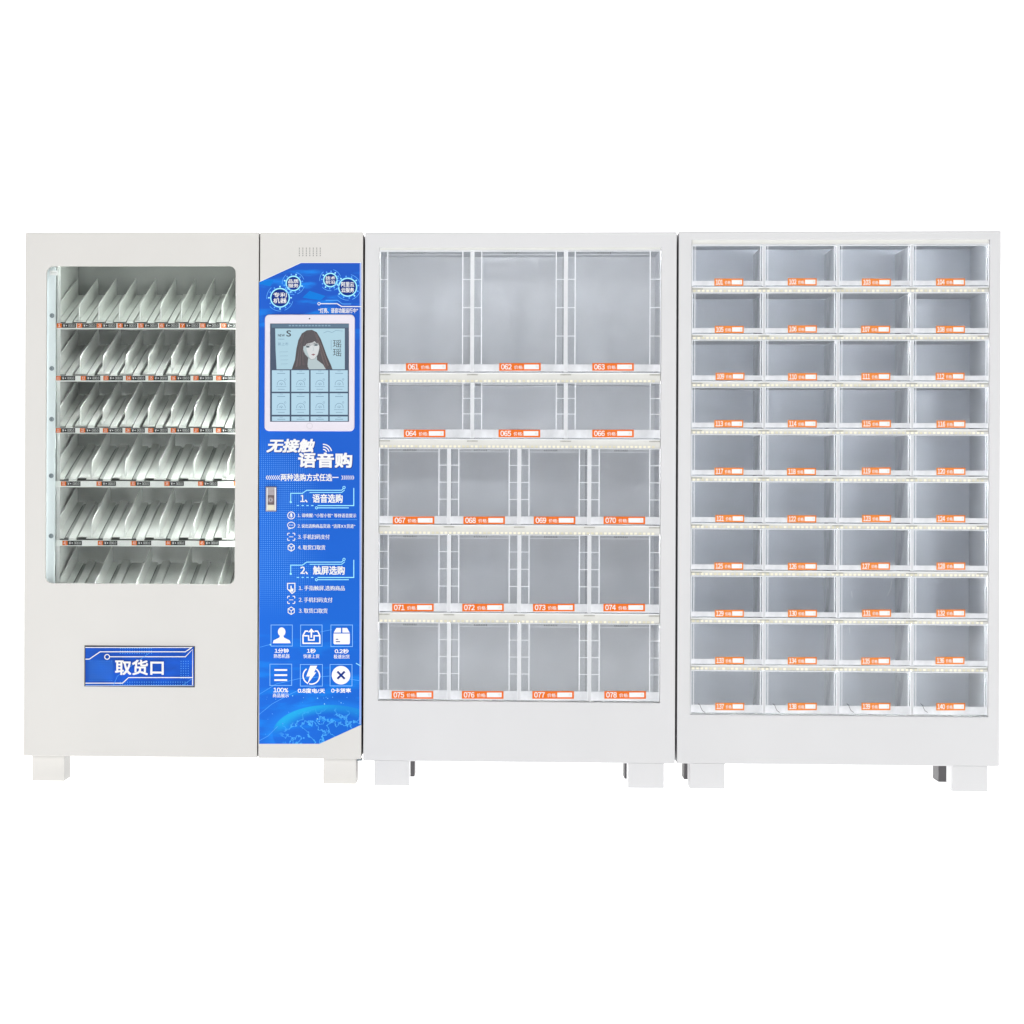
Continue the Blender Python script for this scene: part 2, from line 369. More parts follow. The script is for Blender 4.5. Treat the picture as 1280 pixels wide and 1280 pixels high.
def poster_material():
    m = bpy.data.materials.new('blue_poster_print'); m.use_nodes = True; nt = m.node_tree; N, L = nt.nodes, nt.links
    b = N['Principled BSDF']; b.inputs['Roughness'].default_value = .42; b.inputs['Specular IOR Level'].default_value = .15
    tc = N.new('ShaderNodeTexCoord'); sep = N.new('ShaderNodeSeparateXYZ'); L.new(tc.outputs['Object'], sep.inputs[0])
    def M(op, a, b_=None, c=None):
        n = N.new('ShaderNodeMath'); n.operation = op
        for i, v in enumerate((a, b_, c)):
            if v is None: continue
            if isinstance(v, (int, float)): n.inputs[i].default_value = v
            else: L.new(v, n.inputs[i])
        return n.outputs[0]
    def mr(v, a, b_, c=0, d=1, smooth=False):
        n = N.new('ShaderNodeMapRange'); n.inputs[1].default_value = a; n.inputs[2].default_value = b_; n.inputs[3].default_value = c; n.inputs[4].default_value = d
        if smooth: n.interpolation_type = 'SMOOTHSTEP'
        L.new(v, n.inputs[0]); return n.outputs[0]
    def mix(f, a, b_):
        n = N.new('ShaderNodeMix'); n.data_type = 'RGBA'
        if isinstance(f, (int, float)): n.inputs[0].default_value = f
        else: L.new(f, n.inputs[0])
        for i, v in ((6, a), (7, b_)):
            if isinstance(v, tuple): n.inputs[i].default_value = v
            else: L.new(v, n.inputs[i])
        return n.outputs[2]
    # photo-like coordinates in centimetre-free units: u, v = pixels from the poster centre
    u = M('DIVIDE', sep.outputs[0], PXM); v = M('DIVIDE', sep.outputs[2], -PXM)
    # broad colour: royal blue above, azure lower left
    c = mix(mr(v, -300, 250, 0, 1, True), lin((8, 82, 190)), lin((0, 98, 206)))
    c = mix(mr(M('ADD', u, M('MULTIPLY', v, -.12)), 10, -75, 0, .55, True), c, lin((16, 106, 220)))
    mp = N.new('ShaderNodeMapping'); mp.inputs['Rotation'].default_value = (0, -.5, 0); mp.inputs['Scale'].default_value = (2.5, 1, 12); L.new(tc.outputs['Object'], mp.inputs[0])
    n = N.new('ShaderNodeTexNoise'); n.inputs['Scale'].default_value = 2.2; n.inputs['Detail'].default_value = 5; L.new(mp.outputs[0], n.inputs[0])
    edge = M('MAXIMUM', mr(v, -190, -240, 0, 1, True), mr(v, 120, 230, 0, .75, True))
    c = mix(M('MULTIPLY', mr(n.outputs[0], .5, .66, 0, .7, True), edge), c, lin((0, 140, 240)))
    # halftone dots
    fu = M('PINGPONG', M('ADD', u, 1000), 1.3); fv = M('PINGPONG', M('ADD', v, 1000), 1.3)
    d = M('SQRT', M('ADD', M('POWER', fu, 2), M('POWER', fv, 2)))
    nn = N.new('ShaderNodeTexNoise'); nn.inputs['Scale'].default_value = 5; L.new(tc.outputs['Object'], nn.inputs[0])
    reg = M('MULTIPLY', mr(M('ADD', u, M('MULTIPLY', nn.outputs[0], 60)), 50, 5, 0, 1, True), M('MULTIPLY', mr(v, -90, -40, 0, 1, True), mr(v, 150, 90, 0, 1, True)))
    c = mix(M('MULTIPLY', M('MULTIPLY', mr(d, .85, .45), reg), .6), c, lin((105, 178, 248)))
    # globe: lit limb fading inwards, speckled land
    dist = M('SQRT', M('ADD', M('POWER', M('DIVIDE', M('SUBTRACT', u, 26), 72), 2), M('POWER', M('DIVIDE', M('SUBTRACT', v, 289), 37), 2)))
    ins = M('MULTIPLY', M('SUBTRACT', 1, dist), 37)
    limb = M('MULTIPLY', M('MULTIPLY', mr(ins, 13, 1.5, 0, 1, True), mr(ins, -.5, .5)), mr(v, 292, 272, 0, 1, True))
    side = mr(u, 50, -10, .4, .95, True)
    c = mix(M('MULTIPLY', limb, side), c, lin((20, 170, 228)))
    v2 = N.new('ShaderNodeTexNoise'); v2.inputs['Scale'].default_value = 22; v2.inputs['Detail'].default_value = 6; L.new(tc.outputs['Object'], v2.inputs[0])
    ridge = mr(M('ABSOLUTE', M('SUBTRACT', v2.outputs[0], .5)), .022, .004)
    c = mix(M('MULTIPLY', M('MULTIPLY', ridge, mr(ins, 3, 10)), .6), c, lin((90, 200, 255)))
    halo = M('MULTIPLY', mr(ins, -10, 0, 0, .3, True), mr(ins, .5, -.5))
    c = mix(halo, c, lin((20, 150, 250)))
    L.new(c, b.inputs['Base Color']); return m

def vending():
    root = empty('vending_machine', (at(241, 976, 0)[0], .36, 0), 'warm white vending machine with tilted shelves behind glass and a blue instruction panel', 'vending machine')
    xl, xs0, xs1, xr = at(30.6, 640)[0], at(322.4, 640)[0], at(323.9, 640)[0], at(452.6, 640)[0]
    zt = at(240, 290.6)[1]; zbL = at(180, 946)[1]; zbR = at(390, 948.2)[1]
    DEPTH = .74
    # shell
    mb = MB(); t = .012; x0, x1, za, zb = xl+.002, xr-.002, zbL+.003, zt-.002
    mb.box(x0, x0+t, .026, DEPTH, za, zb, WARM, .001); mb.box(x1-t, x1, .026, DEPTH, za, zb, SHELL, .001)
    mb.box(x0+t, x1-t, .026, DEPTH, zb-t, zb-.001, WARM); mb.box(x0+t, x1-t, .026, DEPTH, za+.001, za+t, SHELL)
    mb.box(x0+t, x1-t, DEPTH-.004, DEPTH-.001, za+t, zb-t, WARM)
    xw = at(318, 600)[0]
    mb.box(xw, xw+.003, .026, DEPTH-.005, za+t, zb-t, INNER)
    build(mb, 'cabinet_shell', root)
    # lining: left wall, back wall, ceiling, floor of the display bay
    wl = at(59, 500, .03)[0]
    mb = MB(); mb.box(x0+t+.002, x0+t+.005, .03, .70, za+.30, zb-t-.002, INNER); mb.box(x0+t+.002, xw-.001, .695, .70, za+.30, zb-t-.002, mat('bay_back_grey', (168, 170, 168), .5, var=.08))
    mb.box(x0+t+.006, xw-.002, .03, .694, zb-t-.006, zb-t-.003, INNER); mb.box(x0+t+.006, xw-.002, .03, .694, za+.30, za+.304, INNER)
    # inner side plate and perforated bracket edge seen past the upright
    sx = at(73.5, 500, .07)[0]
    build(mb, 'bay_lining', root)
    mb = MB(); a = at(80.5, 340, .2)[0]
    mb.box(sx-.020, sx-.017, .16, .69, za+.32, zb-.03, INNER)
    build(mb, 'side_plate', root)
    # pale uprights
    up = MB(); ux0, ux1 = at(58.5, 500, .05)[0], at(68.6, 500, .05)[0]; ur = at(73.2, 500, .05)[0]
    uz0, uz1 = za+.25, zb-.02
    up.box(ux0-.01, ux1, .048, .050, uz0, uz1, RAIL); up.box(ux1, ux1+.0015, .048, .068, uz0, uz1, RAIL); up.box(ux1+.0015, ur, .090, .092, uz0, uz1, INNER)
    upo = build(up, 'upright', root)
    for sy, sxp in ((394.5, 65), (460.5, 64.7), (524, 64.5), (594.7, 64), (670, 63.8)):
        mb = MB(); X, Z = at(sxp, sy, .046); mb.disc(X, Z, .0085, .0455, .048, SCREW, 14); mb.disc(X, Z, .0045, .043, .0455, SCREW, 6)
        mb.box(X-.0007, X+.0007, .0425, .043, Z-.003, Z+.003, LINE); build(mb, 'screw', upo)
    p = Print(.0478); p.rect(62, 338.2, 73, 344, PAPER); p.rect(64, 340.6, 70.5, 341.4, mat('faint_grey', (190, 190, 190))); build(p, 'sticker', upo)
    # trays
    R1 = [71.5, 97.5, 122, 147.8, 173.8, 199.7, 225.4, 250.3, 276.2, 302]
    R2 = [71.5, 98.7, 127.3, 155.6, 184, 213, 241.5, 270.6, 299.5]
    R4 = [70.5, 113.3, 155, 198, 241, 283.2]
    R6 = [70.5, 116.5, 168, 220, 271]
    tray(root, 1, 403.8, 411.4, R1, [70.8, 96.3, 121, 147, 173, 199, 224.8, 250.3, 276.5], 1, True)
    tray(root, 2, 469.5, 477, R2, [69.6, 101, 129.2, 157.4, 185.5, 213.7, 241.7, 270.2], 11, True)
    tray(root, 3, 534.8, 542, R2, [69.6, 100, 128.7, 156.7, 185.3, 213.5, 241.9, 270], 21, True)
    tray(root, 4, 601.4, 609.3, R4, [76.2, 120.6, 163, 205.4, 247.6, 292], 31, False)
    tray(root, 5, 675.6, 683, R4, [78, 122.3, 164.6, 207, 249.2], 41, False)
    tray(root, 6, 754, 762, R6, [], 51, False)
    FILLTUBE = glow('added_tube_glow', (246, 252, 248), 20); FILLTUBEL = glow('added_tube_glow_dim', (250, 250, 252), 5)  # unseen tubes added behind the door frame to brighten the display bay
    for (a, b, c, d) in ((49.5, 345, 53, 725), (299, 345, 303, 725), (80, 322.5, 300, 326.5)):
        q = box_at(a, b, c, d, .04); mb = MB(); mb.box(q[0], q[1], .032, .042, q[2], q[3], FILLTUBEL if a < 60 else FILLTUBE, .002); build(mb, 'added_fill_tube', root)
    # chute inside below the sixth tray is closed by a dark apron
    # left door
    dl = MB(); outer = (xl, xs0, zbL, zt); wx = box_at(57.3, 332.6, 293.8, 729.6, 0)
    frame(dl, outer, wx, .024, 0, .022, WARM, n=8)
    door = build(dl, 'display_door', root)
    g = MB(); e = .006; g.box(wx[0]-e, wx[1]+e, .0225, .0265, wx[2]-e, wx[3]+e, GLASS); build(g, 'window_glass', door)
    # pickup flap
    fx = box_at(105.6, 807.2, 243.6, 858.6, 0)
    recess = MB(); recess.box(fx[0], fx[1], -.0012, -.0002, fx[2], fx[3], LINE); 
    fl = build(recess, 'pickup_flap', root)
    p = Print(-.0012); blue = poster_material(); MATS['poster'] = blue
    flapm = mat('flap_blue', (6, 84, 196), .4, spec=.15, var=.35, scale=9, streak=(1, 1, 2))
    p.solid([(107, 857.2), (242.4, 857.2), (242.4, 808.6), (107, 808.6)], -.004, flapm); p.Y = -.0041
    W = PAPER; dotm = mat('flap_dot', (80, 160, 240), .5, spec=.1)
    for (ax, ay, bx, by) in ((112, 826, 142, 855), (150, 810, 190, 817), (150, 852, 236, 856.5), (226, 826, 238, 850)):
        y = ay
        while y < by:
            x = ax
            while x < bx: p.rect(x, y, x+1.1, y+1.1, dotm); x += 3
            y += 3
    p.stroke([(107, 809.2), (239.5, 809.2)], 1.0, W); p.stroke([(107, 823.8), (112, 823.8), (125.5, 814.6), (232, 814.6), (240.5, 808.8)], 1.1, W)
    p.arc(134.2, 821, 3, 1.1, W); p.stroke([(137.4, 820.8), (232, 820.8), (241, 811.5), (241, 856)], 1.1, W)
    p.stroke([(107, 853.8), (153.5, 853.8), (161, 846.8), (240.6, 846.8)], 1.1, W)
    p.stroke([(107, 857), (242, 857)], .9, mat('flap_edge', (170, 190, 220)))
    p.stroke([(229, 856), (241, 848)], .5, dotm); p.stroke([(142, 857), (147, 845), (187, 816)], .6, dotm)
    p.text('取货口', 144, 824.8, 205, 843.5, W, .028)
    build(p, 'flap_print', fl)
    # control door
    cd = MB(); cd.box(xs1, xr, 0, .022, zbR, zt, WARM, .0015)
    cdo = build(cd, 'control_door', root)
    p = Print(-.0003)
    for i in range(7):
        for j in range(5): p.dot(374.2+i*4.35, 310.2+j*2.35, .62, LINE, 8)
    build(p, 'speaker_grille', cdo)
    # poster
    p = Print(-.0003)
    pts = [(323.9, 929.8), (399.5, 929.8), (451.6, 906), (451.6, 328.3), (376.2, 328.3), (323.9, 352.3)]
    p.poly(pts, blue); po = build(p, 'poster', root)
    ledge = mat('poster_edge', (150, 178, 240), .4)
    Y = -.0005
    CY = mat('cyan_print', (150, 232, 255), .4); CYD = mat('cyan_print_dim', (60, 160, 245), .4); AZ = mat('azure_print', (0, 120, 215), .5, spec=.1)
    NAVY = mat('navy_print', (12, 48, 130), .5, spec=.1)
    p = Print(Y)
    p.poly([(378, 372), (387, 363.5), (407, 370), (401, 375), (390, 374)], AZ); p.poly([(324.3, 353), (343, 349), (338, 358), (324.3, 354.5)], AZ)
    p.stroke([(450.6, 328.8), (450.2, 905)], 1.6, ledge)
    p.stroke([(323.9, 352.3), (376.2, 328.3), (451.4, 328.3)], .8, PAPER)
    for pts2 in ([(324, 868), (345, 855), (375, 848), (412, 845), (451, 851)], [(324, 893), (340, 880), (362, 868), (375, 862), (395, 858.5)], [(325, 809), (338, 805.5)], [(400, 790), (415, 787)], [(324, 926), (335, 920), (347, 908)]):
        p.stroke(pts2, .6, CYD)
    p.stroke([(445, 829), (451, 832.5)], 1.0, CY); p.dot(338.2, 805.8, 1, CY, 8)
    for q in range(26): p.dot(random.uniform(326, 449), random.uniform(868, 926 if q % 2 else 880), random.uniform(.35, .75), CYD if q % 3 else CY, 6)
    build(p, 'decoration_print', po)
    # gears
    for n_, (cx, cy, r, tx) in enumerate(((350, 372.2, 11.6, ('专利', '机器')), (366.7, 354.2, 9, ('品质', '服务')), (413, 350, 8.4, ('技术', '前沿')), (434.6, 359, 11.2, ('阿里云', '云服务')))):
        p = Print(Y-.0008); p.dot(cx, cy, r, NAVY, 24); p.arc(cx, cy, r, 1.5, CY, n=32)
        for k in range(12):
            a = 2*pi*k/12+n_*.3
            p.stroke([(cx+(r+1.2)*cos(a), cy+(r+1.2)*sin(a)), (cx+(r+3.3)*cos(a), cy+(r+3.3)*sin(a))], 1.6, CYD if k % 3 else CY)
        for a0 in (20, 130, 220, 290): p.arc(cx, cy, r+5, .7, CYD, a0, a0+55, 8)
        s = r*.72
        for k in range(2): p.text(tx[k], cx-s, cy-s*.8+k*s*.86, cx+s, cy-s*.05+k*s*.86, PAPER, .02)
        build(p, 'gear_emblem', po)
    # circuit lines and headings
    p = Print(Y-.0005); W = PAPER
    p.arc(398.8, 379.6, 1.6, .8, W, n=12); p.stroke([(400.5, 379.6), (421.5, 379.6), (427, 383.2), (451.4, 383.2)], 1.1, W)
    p.stroke([(407, 375.4), (422, 375.4), (428, 380), (439, 380)], .8, CYD)
    build(p, 'circuit_line', po); p = Print(Y-.0005)
    p.text('“灯亮、语音功能运行中”', 398, 385, 447.5, 391.4, W, .02)
    build(p, 'status_print', po); p = Print(Y-.0005)
    for q in range(7): p.stroke([(334.4+q*2.55, 594.4), (332.8+q*2.55, 597), (334.4+q*2.55, 599.6)], .9, W)
    for q in range(6): p.stroke([(427.2+q*2.7, 594.4), (428.8+q*2.7, 597), (427.2+q*2.7, 599.6)], .9, W)
    p.text('两种选购方式任选一', 350.8, 592.2, 423.2, 601.2, W, .022)
    build(p, 'subheading_print', po)
    for dy, tt in ((0, '1、语音选购'), (89.8, '2、触屏选购')):
        p = Print(Y-.0005)
        p.dot(363.4, 627.6+dy, 1.4, CY, 8); p.stroke([(363.4, 627.6+dy), (363.4, 616.6+dy), (378, 616.6+dy), (383.5, 612.8+dy), (427, 612.8+dy), (429, 610.8+dy)], 1.0, CY)
        p.arc(430, 609.4+dy, 1.5, .8, CY, n=10); p.stroke([(387, 615.6+dy), (427, 615.6+dy), (431, 612.4+dy)], .9, CY)
        p.stroke([(442.2, 610+dy), (442.2, 632+dy), (397, 632+dy)], 1.1, CY)
        p.arc(395.6, 634.8+dy, 1.4, .8, CY, n=10); p.stroke([(397.2, 634.8+dy), (436, 634.8+dy)], 1.0, CY)
        for q in range(4): p.stroke([(371+q*6, 632+dy), (373.8+q*6, 632+dy)], 1.0, CY)
        p.text(tt, 375.4, 617.6+dy, 428.4 if not dy else 431, 628.4+dy, W, .026)
        build(p, 'heading_print', po)
    # slogan
    p = Print(Y-.0005)
    for tx, bx in (('无接触', (333, 548.6, 393.6, 565.6)), ('语音购', (372.6, 565.8, 440.4, 584.6))):
        p.text(tx, bx[0]+.8, bx[1]+.9, bx[2]+.8, bx[3]+.9, NAVY, .041, .22 if tx[0] == '无' else 0); p.text(tx, *bx, W, .041, .22 if tx[0] == '无' else 0)
    for r in (4.2, 7.4, 10.6): p.arc(404, 566, r, 1.4, W, 12, 92, 10)
    build(p, 'slogan_print', po)
    # instruction lines
    rows = [(644.3, '1. 请唤醒: “小智小智” 等待语音提示', 372, 445.4, 0), (657.6, '2. 说出选购商品货道: “选择XX货道”', 372, 444, 1), (671, '3. 手机扫码支付', 372.4, 412, 2), (684.3, '4. 取货口取货', 372.4, 406.6, 3),
            (735.2, '1. 手指触屏,选购商品', 373.4, 431, 4), (749.8, '2. 手机扫码支付', 373.4, 415.6, 2), (763.4, '3. 取货口取货', 373.4, 409.4, 3)]
    for cy, tx, xa_, xb_, ic in rows:
        p = Print(Y-.0005)
        h = 2.4 if ic in (0, 1) else 3.0
        p.text(tx, xa_, cy-h, xb_, cy+h, W, .018)
        ix, iy = 364, cy
        if ic == 0:
            p.arc(ix, iy, 4.4, 1, W, n=20); p.dot(ix, iy-.9, 1.3, W, 10, 2); p.stroke([(ix, iy+1), (ix, iy+3)], .8, W); p.arc(ix, iy-.6, 2.3, .6, W, 200, 340, 6)
            p.stroke([(372, 649.6), (446.5, 649.6)], .5, CYD)
        elif ic == 1:
            p.arc(ix, iy-1.2, 4.6, .9, W, n=20, ry=3.8); p.stroke([(361, iy+2), (360.6, iy+3.8), (363.6, iy+2.8)], .8, W)
            for q in (-2, 0, 2): p.dot(ix+q, iy-1.2, .6, W, 6)
        elif ic == 2:
            for sx_, sy_ in ((-1, -1), (1, -1), (1, 1), (-1, 1)):
                p.stroke([(ix+sx_*4.5, iy+sy_*1.8), (ix+sx_*4.5, iy+sy_*3.8), (ix+sx_*3.9, iy+sy_*4.5), (ix+sx_*1.8, iy+sy_*4.5)], 1, W)
            p.stroke([(ix-2.6, iy), (ix+2.6, iy)], .8, W)
        elif ic == 3:
            hx = [(ix+4.5*sin(radians(a)), iy-4.6*cos(radians(a))) for a in range(0, 360, 60)]
            p.stroke(hx, 1, W, closed=True); p.stroke([hx[5], (ix, iy), hx[1]], .9, W); p.stroke([(ix, iy), hx[3]], .9, W)
        else:
            p.stroke([(ix-4.6, iy-6), (ix+4.6, iy-6), (ix+4.6, iy+4), (ix+1, iy+6.6), (ix-4.6, iy+1)], 1.2, W, closed=True)
            p.poly([(ix-.9, iy-3), (ix+.6, iy-3), (ix+.6, iy), (ix+3, iy+1), (ix+2.4, iy+4.4), (ix-.6, iy+4.4), (ix-2.8, iy+1.4), (ix-.9, iy+2)], W)
        build(p, 'instruction_line', po)
    # six icon boxes
    IW = mat('icon_white', (245, 243, 246), .5)
    boxes = [((338.8, 781.2, 365.4, 807.6), '1分钟', '熟悉机器'), ((375.8, 781.2, 402.6, 807.8), '1秒', '快速上货'), ((413.6, 781.2, 440.6, 808.2), '0.2秒', '极速出货'),
             ((337.4, 830.2, 364.6, 856.8), '100%', '商品展示'), ((375.4, 830.6, 403, 857.6), '0.8度电/天', None), ((412.6, 830.6, 440, 857.4), '0卡货率', None)]
    for k, (b, t1, t2) in enumerate(boxes):
        p = Print(Y-.0005); cx = (b[0]+b[2])/2; cy = (b[1]+b[3])/2
        p.stroke([(b[0], b[1]), (b[2], b[1]), (b[2], b[3]), (b[0], b[3])], .8, mat('light_blue_line', (120, 185, 250), .4), closed=True)
        w1 = {0: 17.5, 1: 11, 2: 17.5, 3: 18.5, 4: 34, 5: 24.5}[k]
        p.text(t1, cx-w1/2, b[3]+3, cx+w1/2, b[3]+8.6, IW, .03)
        if t2: p.text(t2, cx-10, b[3]+10, cx+10, b[3]+15, IW, .012)
        if k == 0:
            p.dot(cx, cy-4.6, 4.7, IW, 20, 5.6); p.poly([(cx-11.2, cy+9.6), (cx-10, cy+6), (cx-3, cy+2.6), (cx-1.8, cy-.6), (cx+1.8, cy-.6), (cx+3, cy+2.6), (cx+10, cy+6), (cx+11.2, cy+9.6)], IW)
        elif k == 1:
            p.stroke([(cx-4, cy-5.6), (cx-7.6, cy-5.6), (cx-10.4, cy), (cx-10.4, cy+9.6), (cx+10.6, cy+9.6), (cx+10.6, cy), (cx+7.8, cy-5.6), (cx+4, cy-5.6)], 1.7, IW)
            p.stroke([(cx-10, cy+.2), (cx-3.4, cy+.2), (cx-3.4, cy+5.6), (cx+3.4, cy+5.6), (cx+3.4, cy+.2), (cx+10, cy+.2)], 1.6, IW)
            p.stroke([(cx, cy+2.6), (cx, cy-6)], 2, IW); p.poly([(cx-4.2, cy-4.2), (cx, cy-9), (cx+4.2, cy-4.2)], IW)
        elif k == 2:
            p.poly([(cx-10, cy-4), (cx-6.6, cy-9.8), (cx-.9, cy-9.8), (cx-.9, cy-4)], IW); p.poly([(cx+.9, cy-4), (cx+.9, cy-9.8), (cx+6.6, cy-9.8), (cx+10, cy-4)], IW)
            p.poly([(cx-10.2, cy-2.8), (cx+10.2, cy-2.8), (cx+10.2, cy+9.4), (cx+9, cy+10.6), (cx-9, cy+10.6), (cx-10.2, cy+9.4)], IW)
            p.stroke([(cx-7.4, cy+4.4), (cx-4.2, cy+4.4)], 1.1, NAVY); p.stroke([(cx-7.4, cy+7.4), (cx-2, cy+7.4)], 1.2, NAVY)
        elif k == 3:
            for q in (-6, .4, 6.6): p.stroke([(cx-8, cy+q), (cx+8, cy+q)], 2.2, IW)
        elif k == 4:
            p.arc(cx, cy+.6, 10.4, 1.6, IW, 125, 245, 14); p.arc(cx, cy+.6, 10.4, 1.6, IW, -105, 55, 18)
            p.poly([(cx-1.4, cy-12), (cx+7.4, cy-12), (cx+3.4, cy-3.6), (cx+6, cy-3.6), (cx-5.2, cy+11.6), (cx-1.8, cy+1.4), (cx-6.4, cy+1.4)], IW)
        else:
            p.dot(cx, cy, 11.6, IW, 28)
            p.stroke([(cx-4.6, cy-4.6), (cx+4.6, cy+4.6)], 2.6, NAVY); p.stroke([(cx-4.6, cy+4.6), (cx+4.6, cy-4.6)], 2.6, NAVY)
        build(p, 'icon', po)
    # lock
    lx = box_at(332.2, 608.2, 345.8, 639.4, 0)
    mb = MB(); mb.box(lx[0], lx[1], -.009, -.0006, lx[2], lx[3], STEEL, .002)
    lk = build(mb, 'lock', root)
    mb = MB(); q = box_at(334.4, 619, 342.6, 630.6, -.009); mb.box(q[0], q[1], -.0096, -.009, q[2], q[3], mat('lock_well', (84, 72, 76), .4, metal=.3)); build(mb, 'lock_well', lk)
    mb = MB(); q = box_at(333.4, 609.6, 334.5, 638, -.009); mb.box(q[0], q[1], -.0115, -.009, q[2], q[3], EDGE, .0004); q = box_at(343.4, 609.6, 344.8, 638, -.009); mb.box(q[0], q[1], -.0115, -.009, q[2], q[3], EDGE, .0004); build(mb, 'lock_rim', lk)
    mb = MB(); x_, z_ = at(338.3, 624.8, -.01); mb.disc(x_, z_, .0125, -.0105, -.009, mat('lock_ring', (110, 96, 98), .4, metal=.6), 20); mb.disc(x_, z_, .008, -.0125, -.0105, STEEL, 18); mb.box(x_-.0012, x_+.0012, -.013, -.0125, z_-.004, z_+.004, LINE)
    build(mb, 'keyhole', lk)
    mb = MB(); q = box_at(334.6, 631.2, 343, 637.6, -.009); mb.box(q[0], q[1], -.0102, -.009, q[2], q[3], mat('lock_tab', (200, 196, 176), .4, metal=.4), .0004); build(mb, 'release_tab', lk)
    tablet(root)
    # feet
    foot(root, 40.3, 947, 80.3, 977.2, .035, .19, WARM, top=zbL+.003); foot(root, 404.3, 948, 445.2, 981.2, .035, .19, WARM, top=zbL+.003)
    foot(root, 40.3, 947, 80.3, 977.2, .56, .71, FOOTD, top=zbL+.003); foot(root, 404.3, 948, 445.2, 981.2, .56, .71, FOOTD, top=zbL+.003)
    # latch bracket at the lower right corner
    mb = MB(); X = at(449.5, 949, .05)[0]; mb.box(X-.008, xr+.001, .03, .06, zbR-.009, zbR-.001, SCREW, .001); build(mb, 'latch_bracket', root)

def tablet(root):
    TW = mat('tablet_white', (222, 216, 226), .3, var=.01, coat=.2)
    tx = box_at(331, 393.2, 443.4, 539, 0)
    mb = MB(); pts = rounded(tx[0], tx[1], tx[2], tx[3], .016, 6); pin = rounded(tx[0]+.002, tx[1]-.002, tx[2]+.002, tx[3]-.002, .014, 6)
    n = len(pts); vs = [(x, -.0006, z) for x, z in pts]+[(x, -.0045, z) for x, z in pts]+[(x, -.0065, z) for x, z in pin]
    fs = [tuple(range(n))]+[(i, (i+1) % n, (i+1) % n+n, i+n) for i in range(n)]+[(i+n, (i+1) % n+n, (i+1) % n+2*n, i+2*n) for i in range(n)]+[tuple(range(2*n, 3*n))]
    mb.add(vs, fs, TW); tb = build(mb, 'touch_tablet', root, 'white framed touch screen tablet showing a portrait banner and product tiles')
    p = Print(-.0067); p.dot(387, 398.3, .95, LINE, 12); build(p, 'camera_lens', tb)
    p = Print(-.0067); p.arc(387, 532.4, 3.6, .6, mat('soft_grey', (198, 194, 202)), n=24); build(p, 'home_button', tb)
    G = lambda n, c: glow('screen_'+n, c, .86)
    base, head, pale, hair, hair2, skin, skin2, lip = G('navy', (38, 66, 98)), G('slate', (70, 108, 135)), G('pale_blue', (178, 217, 233)), G('brown', (62, 55, 61)), G('brown_light', (92, 78, 84)), G('skin', (222, 226, 228)), G('skin_shade', (186, 204, 208)), G('lip', (150, 98, 104))
    ink, ink2, tile = G('ink', (45, 55, 68)), G('ink_blue', (122, 160, 186)), G('tile', (184, 222, 242))
    S = lambda pts: [(310+x/8, 400+y/8) for x, y in pts]
    p = Print(-.0066)
    p.solid([(337.6, 527.2), (436.2, 527.2), (436.2, 404.4), (337.6, 404.4)], -.0069, base); p.Y = -.00695
    p.rect(339.5, 405, 436, 409.6, head)
    for q in range(13): p.rect(361+q*4.1, 406.2, 361+q*4.1+2.8, 407.8, ink2)
    p.poly(S([(272, 85), (968, 85), (968, 493), (286, 493), (276, 300)]), pale)
    for q in range(9): p.stroke(S([(310+q*3, 300+q*20), (400, 298+q*20)]), .35, ink2) if q % 2 else None
    p.poly(S([(438, 493), (470, 400), (484, 290), (504, 200), (538, 135), (588, 103), (640, 98), (688, 122), (728, 190), (758, 270), (790, 360), (830, 450), (845, 493)]), hair)
    p.poly(S([(470, 490), (492, 380), (505, 270), (530, 200), (545, 190), (535, 290), (545, 380), (560, 440), (535, 490)]), hair2)
    p.poly(S([(735, 260), (765, 330), (800, 440), (815, 490), (780, 485), (745, 400), (725, 330)]), hair2)
    p.poly(S([(608, 360), (600, 400), (596, 440), (600, 493), (778, 493), (750, 445), (715, 418), (690, 400), (688, 350)]), skin2)
    p.poly(S([(556, 245), (549, 300), (570, 342), (600, 374), (636, 396), (668, 387), (698, 345), (713, 285), (712, 235), (690, 205), (600, 205)]), skin)
    p.poly(S([(548, 320), (546, 262), (560, 200), (600, 158), (650, 148), (702, 178), (724, 250), (724, 310), (714, 262), (706, 226), (690, 232), (664, 212), (640, 226), (612, 232), (588, 238), (568, 262), (560, 300)]), hair)
    for q in range(12):
        fx = 566+q*12.5; p.stroke(S([(fx+8, 205), (fx+2, 232), (fx-3, 252+(q*37 % 11))]), .45, hair if q % 3 else hair2)
    rr = random.Random(3); tones = [G('strand_%d' % q, c) for q, c in enumerate(((44, 40, 46), (84, 70, 74), (112, 92, 92), (58, 54, 58)))]
    for q in range(46):
        t = rr.random(); left = q % 2
        if left: a, b, c_ = (590-t*60, 118+t*40), (505+t*40, 270+t*20), (452+t*120, 490)
        else: a, b, c_ = (660+t*40, 118+t*40), (716+t*34, 270), (775+t*58, 490)
        p.stroke(S([a, b, ((b[0]+c_[0])/2, (b[1]+c_[1])/2+6), c_]), .35+rr.random()*.4, tones[q % 4])
    p.poly(S([(556, 262), (552, 300), (570, 342), (600, 374), (626, 392), (606, 352), (590, 310), (582, 262)]), skin2)
    p.stroke(S([(556, 302), (572, 343), (602, 375), (636, 397), (668, 388), (699, 345), (713, 290)]), .5, G('jaw', (140, 150, 152)))
    for ex, ey in ((598, 268), (680, 250)):
        x, y = S([(ex, ey)])[0]; p.dot(x, y, 2.7, skin2, 12, 1.5); p.dot(x, y, 2.3, ink, 12, 1.0); p.stroke([(x-2.6, y-1.6), (x, y-2.3), (x+2.6, y-1.7)], .5, hair)
    p.stroke(S([(650, 265), (658, 300), (648, 308)]), .6, skin2)
    p.poly(S([(632, 346), (652, 337), (675, 343), (655, 357)]), lip)
    p.poly(S([(440, 493), (480, 470), (545, 450), (600, 470), (612, 493)]), hair)
